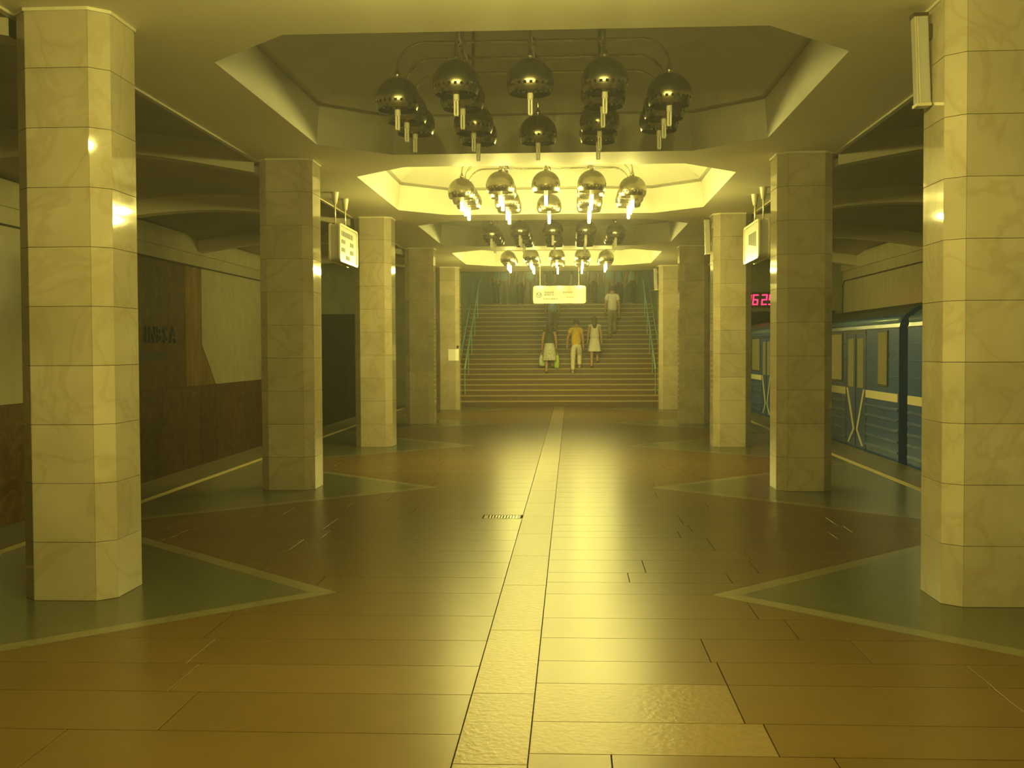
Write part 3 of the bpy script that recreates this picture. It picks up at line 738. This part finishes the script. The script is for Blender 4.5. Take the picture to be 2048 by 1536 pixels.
# ------------------------------------------------------------------ people
def skinned(points, edges, radii, root, sub=1):
    me = bpy.data.meshes.new('tmp'); me.from_pydata(points, edges, [])
    o = bpy.data.objects.new('tmp', me); COL.objects.link(o)
    md = o.modifiers.new('skin', 'SKIN'); md.use_smooth_shade = True; md.branch_smoothing = .4
    for i, r_ in enumerate(radii):
        sv = me.skin_vertices[0].data[i]; sv.radius = r_ if isinstance(r_, tuple) else (r_, r_); sv.use_root = (i == root)
    sb = o.modifiers.new('sub', 'SUBSURF'); sb.levels = sub; sb.render_levels = sub
    dg = bpy.context.evaluated_depsgraph_get(); out = bpy.data.meshes.new_from_object(o.evaluated_get(dg))
    bpy.data.objects.remove(o); bpy.data.meshes.remove(me)
    return out
def joined(me, mb):                              # add extra closed bits (fingers, ears, nose) to a body mesh
    bm = bmesh.new(); bm.from_mesh(me)
    t = bpy.data.meshes.new('t'); t.from_pydata(mb.v, [], mb.f); bm.from_mesh(t); bpy.data.meshes.remove(t)
    for f in bm.faces: f.smooth = True; f.material_index = 0
    bm.to_mesh(me); bm.free(); return me
def person(label, loc, rz, H, top, bottom, hair, kind='trousers', sleeves=.55, long_hair=False, arms=((.215, .03), (.215, .02)), stride=.0, step=0., shoes='shoe', group=None):
    k = H/1.7
    p = thing('person', label, 'person', loc, rz, group)
    V = lambda x, y, z: (x*k, y*k, z*k)
    st_ = stride/k; sp_ = step/k
    pz = .93
    # right (+x) foot leads, left foot trails
    hipR, hipL = (.09, .0, pz-.04), (-.09, 0, pz-.04)
    ankR, ankL = (.10, st_, .08+sp_), (-.10, -st_, .08)
    def knee(hp, an, fwd): return ((hp[0]+an[0])/2, (hp[1]+an[1])/2+fwd, (hp[2]+an[2])/2+.02)
    kR = knee(hipR, ankR, .06+sp_*.9); kL = knee(hipL, ankL, .03)
    sh = [(.165, 0, 1.40), (-.165, 0, 1.40)]
    el, wr = [], []
    for i, s2 in enumerate((1, -1)):
        out, f2 = arms[i]
        el.append((s2*(out), -.04+f2*.3, 1.12)); wr.append((s2*(out+.012), f2+.04, .885))
    pts = [(0, 0, pz), (0, .01, 1.12), (0, .01, 1.30), (0, .0, 1.43), (0, .02, 1.52), (0, .035, 1.60), (0, .03, 1.68),
           sh[0], el[0], wr[0], sh[1], el[1], wr[1], hipR, kR, ankR, (ankR[0]+.01, ankR[1]+.14, ankR[2]-.045), hipL, kL, ankL, (ankL[0]-.01, ankL[1]+.14, ankL[2]-.045)]
    ed = [(0, 1), (1, 2), (2, 3), (3, 4), (4, 5), (5, 6), (3, 7), (7, 8), (8, 9), (3, 10), (10, 11), (11, 12), (0, 13), (13, 14), (14, 15), (15, 16), (0, 17), (17, 18), (18, 19), (19, 20)]
    rd = [(.15, .11), (.125, .095), (.145, .10), .058, .06, .095, .06, .06, .043, .030, .06, .043, .030, .088, .058, .04, .034, .088, .058, .04, .034]
    # hands: palm as an extra vertex
    ex = MB(); hb = len(pts)
    for i, s2 in enumerate((1, -1)):
        w_ = wr[i]; pal = (w_[0]+s2*.005, w_[1]+.02, w_[2]-.075); pts.append(pal); ed.append(((9, 12)[i], hb+i)); rd.append((.046, .03))
        for q in range(4):
            bx_ = pal[0]; by_ = pal[1]+.03-.02*q; ln = (.08, .09, .085, .07)[q]
            ex.tube([V(bx_, by_, pal[2]-.005), V(bx_-s2*.002, by_+.004, pal[2]-.02-ln*.5), V(bx_-s2*.02, by_+.008, pal[2]-.02-ln)], [.010*k, .009*k, .007*k], 6)
        ex.tube([V(pal[0], pal[1]+.025, pal[2]+.03), V(pal[0]-s2*.006, pal[1]+.055, pal[2]-.0), V(pal[0]-s2*.012, pal[1]+.06, pal[2]-.035)], [.012*k, .010*k, .008*k], 6)
    for s2 in (1, -1): ex.ball(V(s2*.082, .03, 1.585), .022*k, 8, 6, sc=(.45, .8, 1.25))
    ex.ball(V(0, .128, 1.575), .017*k, 8, 6, sc=(.8, 1.2, 1.4))
    body = skinned([V(*q) for q in pts], ed, [tuple(x*k for x in (r_ if isinstance(r_, tuple) else (r_, r_))) for r_ in rd], 0, 2)
    joined(body, ex); body.materials.clear(); body.materials.append(M['skin']); link('body', body, p)
    fm = MB()
    for s2 in (1, -1): fm.ball(V(s2*.032, .112, 1.605), .011*k, 8, 6)
    fm.build('eyes', 'hair_dark', p); MB().ball(V(0, .115, 1.535), .02*k, 8, 6, sc=(1.2, .5, .35)).build('mouth', 'bag_white' if False else 'skin', p)
    # hair
    hm = MB(); prof_ = []
    n, m_ = 16, 10; vs_ = []; fs_ = []
    for i in range(m_+1):
        t = PI*.62*i/m_
        for q in range(n):
            a = 2*PI*q/n; dx, dy, dz = math.sin(t)*math.cos(a), math.sin(t)*math.sin(a), math.cos(t)
            zz = 1.605+.118*dz
            if dy > .35 and dz < .45: dy *= .72; zz = max(zz, 1.64)
            vs_.append(V(.098*dx, .02+.112*dy, zz))
    for i in range(m_):
        for q in range(n): j = (q+1) % n; fs_.append((i*n+q, (i+1)*n+q, (i+1)*n+j, i*n+j))
    hm.add(vs_, fs_)
    if long_hair:
        hm.tube([V(0, -.05, 1.62), V(0, -.085, 1.53), V(0, -.095, 1.42), V(0, -.09, 1.33)], [.075*k, .085*k, .075*k, .04*k], 10)
    o = hm.build('hair', hair, p, smooth=True)
    def dressed(name, m_, pt, e_, r_, root=0):
        me = skinned([V(*q) for q in pt], e_, [tuple(x*k for x in (x2 if isinstance(x2, tuple) else (x2, x2))) for x2 in r_], root, 2)
        me.materials.clear(); me.materials.append(M[m_])
        for f in me.polygons: f.material_index = 0; f.use_smooth = True
        return link(name, me, p)
    def mid(a, b, t): return tuple(a[i]+(b[i]-a[i])*t for i in range(3))
    e0, e1 = mid(sh[0], el[0], sleeves), mid(sh[1], el[1], sleeves)
    wz = .85 if kind == 'trousers' else .93
    dressed('shirt', top, [(0, 0, wz), (0, .01, 1.12), (0, .01, 1.30), (0, .0, 1.425), mid(sh[0], (0, 0, 1.42), -.02), e0, mid(sh[1], (0, 0, 1.42), -.02), e1],
            [(0, 1), (1, 2), (2, 3), (3, 4), (4, 5), (3, 6), (6, 7)], [(.19, .15), (.165, .13), (.172, .126), (.085, .08), .074, .07, .074, .07])
    if kind == 'trousers':
        dressed('trousers', bottom, [(0, 0, 1.03), (0, 0, pz), hipR, kR, (ankR[0], ankR[1], ankR[2]+.01), hipL, kL, (ankL[0], ankL[1], ankL[2]+.01)],
                [(0, 1), (1, 2), (2, 3), (3, 4), (1, 5), (5, 6), (6, 7)], [(.15, .115), (.175, .14), .112, .084, .07, .112, .084, .07], 1)
    else:
        zb = .44 if kind == 'skirt' else .56
        fl_ = .25 if kind == 'skirt' else .225
        sk_ = MB(); n = 28; vs_ = []; fs_ = []; lv_ = 8
        for i in range(lv_+1):
            t = i/lv_; z_ = 1.0+(zb-1.0)*t; r_ = .145+(fl_-.145)*t**.75
            for q in range(n):
                a = 2*PI*q/n; rr_ = r_*(1+.07*t*math.sin(7*a))
                vs_.append(V(rr_*math.cos(a), rr_*(.85+.22*t)*math.sin(a)+.02*t, z_))
        for i in range(lv_):
            for q in range(n): j = (q+1) % n; fs_.append((i*n+q, (i+1)*n+q, (i+1)*n+j, i*n+j))
        o = sk_.add(vs_, fs_).build('skirt', bottom, p, smooth=True)
    for an in (ankR, ankL):
        sm_ = MB(); sm_.tube([V(an[0], an[1]-.06, an[2]-.045), V(an[0], an[1]+.03, an[2]-.035), V(an[0], an[1]+.12, an[2]-.05), V(an[0], an[1]+.18, an[2]-.058)], [.032*k, .048*k, .04*k, .018*k], 10)
        sm_.build('shoe', shoes, p, smooth=True)
    return p
def on_step(n, x): return (x, YE+TR*(n-1)+.16, RI*n)
person('person in dark top and white patterned skirt climbing the stairs with two bags', on_step(6, -.33), .05, 1.60, 'dark_green_top', 'white_print', 'hair_brown', 'skirt', .1, True, ((.22, .03), (.22, .02)), .12, RI)
person('person in yellow shirt and cream trousers climbing the stairs', on_step(6, .50), -.05, 1.66, 'yellow_cotton', 'cream_cotton', 'hair_dark', 'trousers', .5, False, ((.215, .06), (.27, .0)), .14, RI, 'shoe_pale')
person('person in a short white dress climbing the stairs', on_step(7, 1.08), .0, 1.60, 'white_linen', 'white_linen', 'hair_brown', 'dress', .1, True, ((.22, .02), (.215, .03)), .12, RI)
person('person in pale blue shirt and dark trousers higher up the stairs', on_step(13, -.27), .0, 1.68, 'pale_blue', 'grey_cloth', 'hair_dark', 'trousers', .6, False, stride=.13, step=RI)
person('person in whitish shirt and khaki trousers higher up the stairs', on_step(13, 1.70), .1, 1.72, 'white_linen', 'khaki', 'hair_dark', 'trousers', .6, False, stride=.13, step=RI)
def tote(label, loc, m_, w_, h_, rz=0.):
    b_ = thing('carrier_bag', label, 'bag', loc, rz)
    b = MB(); vs_ = []; n = 12
    for t, sc_ in ((0, .8), (.15, 1.0), (.5, 1.05), (.85, .85), (1, .55)):
        for q in range(n):
            a = 2*PI*q/n; vs_.append((w_*.5*sc_*math.cos(a), w_*.3*sc_*math.sin(a), h_*t))
    fs_ = [(i*n+q, i*n+(q+1) % n, (i+1)*n+(q+1) % n, (i+1)*n+q) for i in range(4) for q in range(n)]+[tuple(reversed(range(n))), tuple(range(4*n, 5*n))]
    b.add(vs_, fs_).build('bag_body', m_, b_, smooth=True)
    MB().tube([(-w_*.2, 0, h_*.97), (-.02, 0, h_+.09), (.02, 0, h_+.09), (w_*.2, 0, h_*.97)], .008, 6).build('handle', m_, b_)
BX, BY, BZ = on_step(6, -.33)
tote('whitish carrier bag held by the person in the patterned skirt', (BX-.225, BY+.065, BZ+.235), 'bag_white', .20, .34)
tote('bright green carrier bag held by the person in the patterned skirt', (BX+.225, BY+.075, BZ+.165), 'bag_green', .17, .41)
crowd = [(-2.35, 41.2, 'teal_cloth', 'navy', 'person in teal top and navy trousers on the landing', .2), (-2.05, 40.5, 'pale_blue', 'grey_cloth', 'person in pale blue top and grey trousers on the landing', 2.9),
         (-1.5, 41.6, 'khaki', 'dark_cloth', 'person in khaki top and dark trousers on the landing', .4), (-1.15, 40.9, 'pale_green', 'khaki', 'person in pale green top and khaki trousers on the landing', 3.3),
         (-.45, 42.2, 'dark_cloth', 'navy', 'person all in dark clothes on the landing', .1), (.55, 42.0, 'navy', 'grey_cloth', 'person in navy top and grey trousers on the landing', 2.8),
         (1.15, 41.0, 'grey_cloth', 'dark_cloth', 'person in grey top and dark trousers on the landing', .3), (1.75, 40.6, 'teal_cloth', 'khaki', 'person in teal top and khaki trousers on the landing', 3.0),
         (2.1, 41.8, 'pale_blue', 'navy', 'person in pale blue top and navy trousers on the landing', .0), (2.55, 41.2, 'pale_green', 'dark_cloth', 'person in pale green top and dark trousers on the landing', .3)]
for x, y, t_, b_, lb, rz in crowd:
    person(lb, (x, y, LZ), rz, R.uniform(1.6, 1.76), t_, b_, R.choice(('hair_dark', 'hair_brown')), 'trousers', .55, R.random() < .3, stride=R.uniform(.04, .14), group='people on the landing')
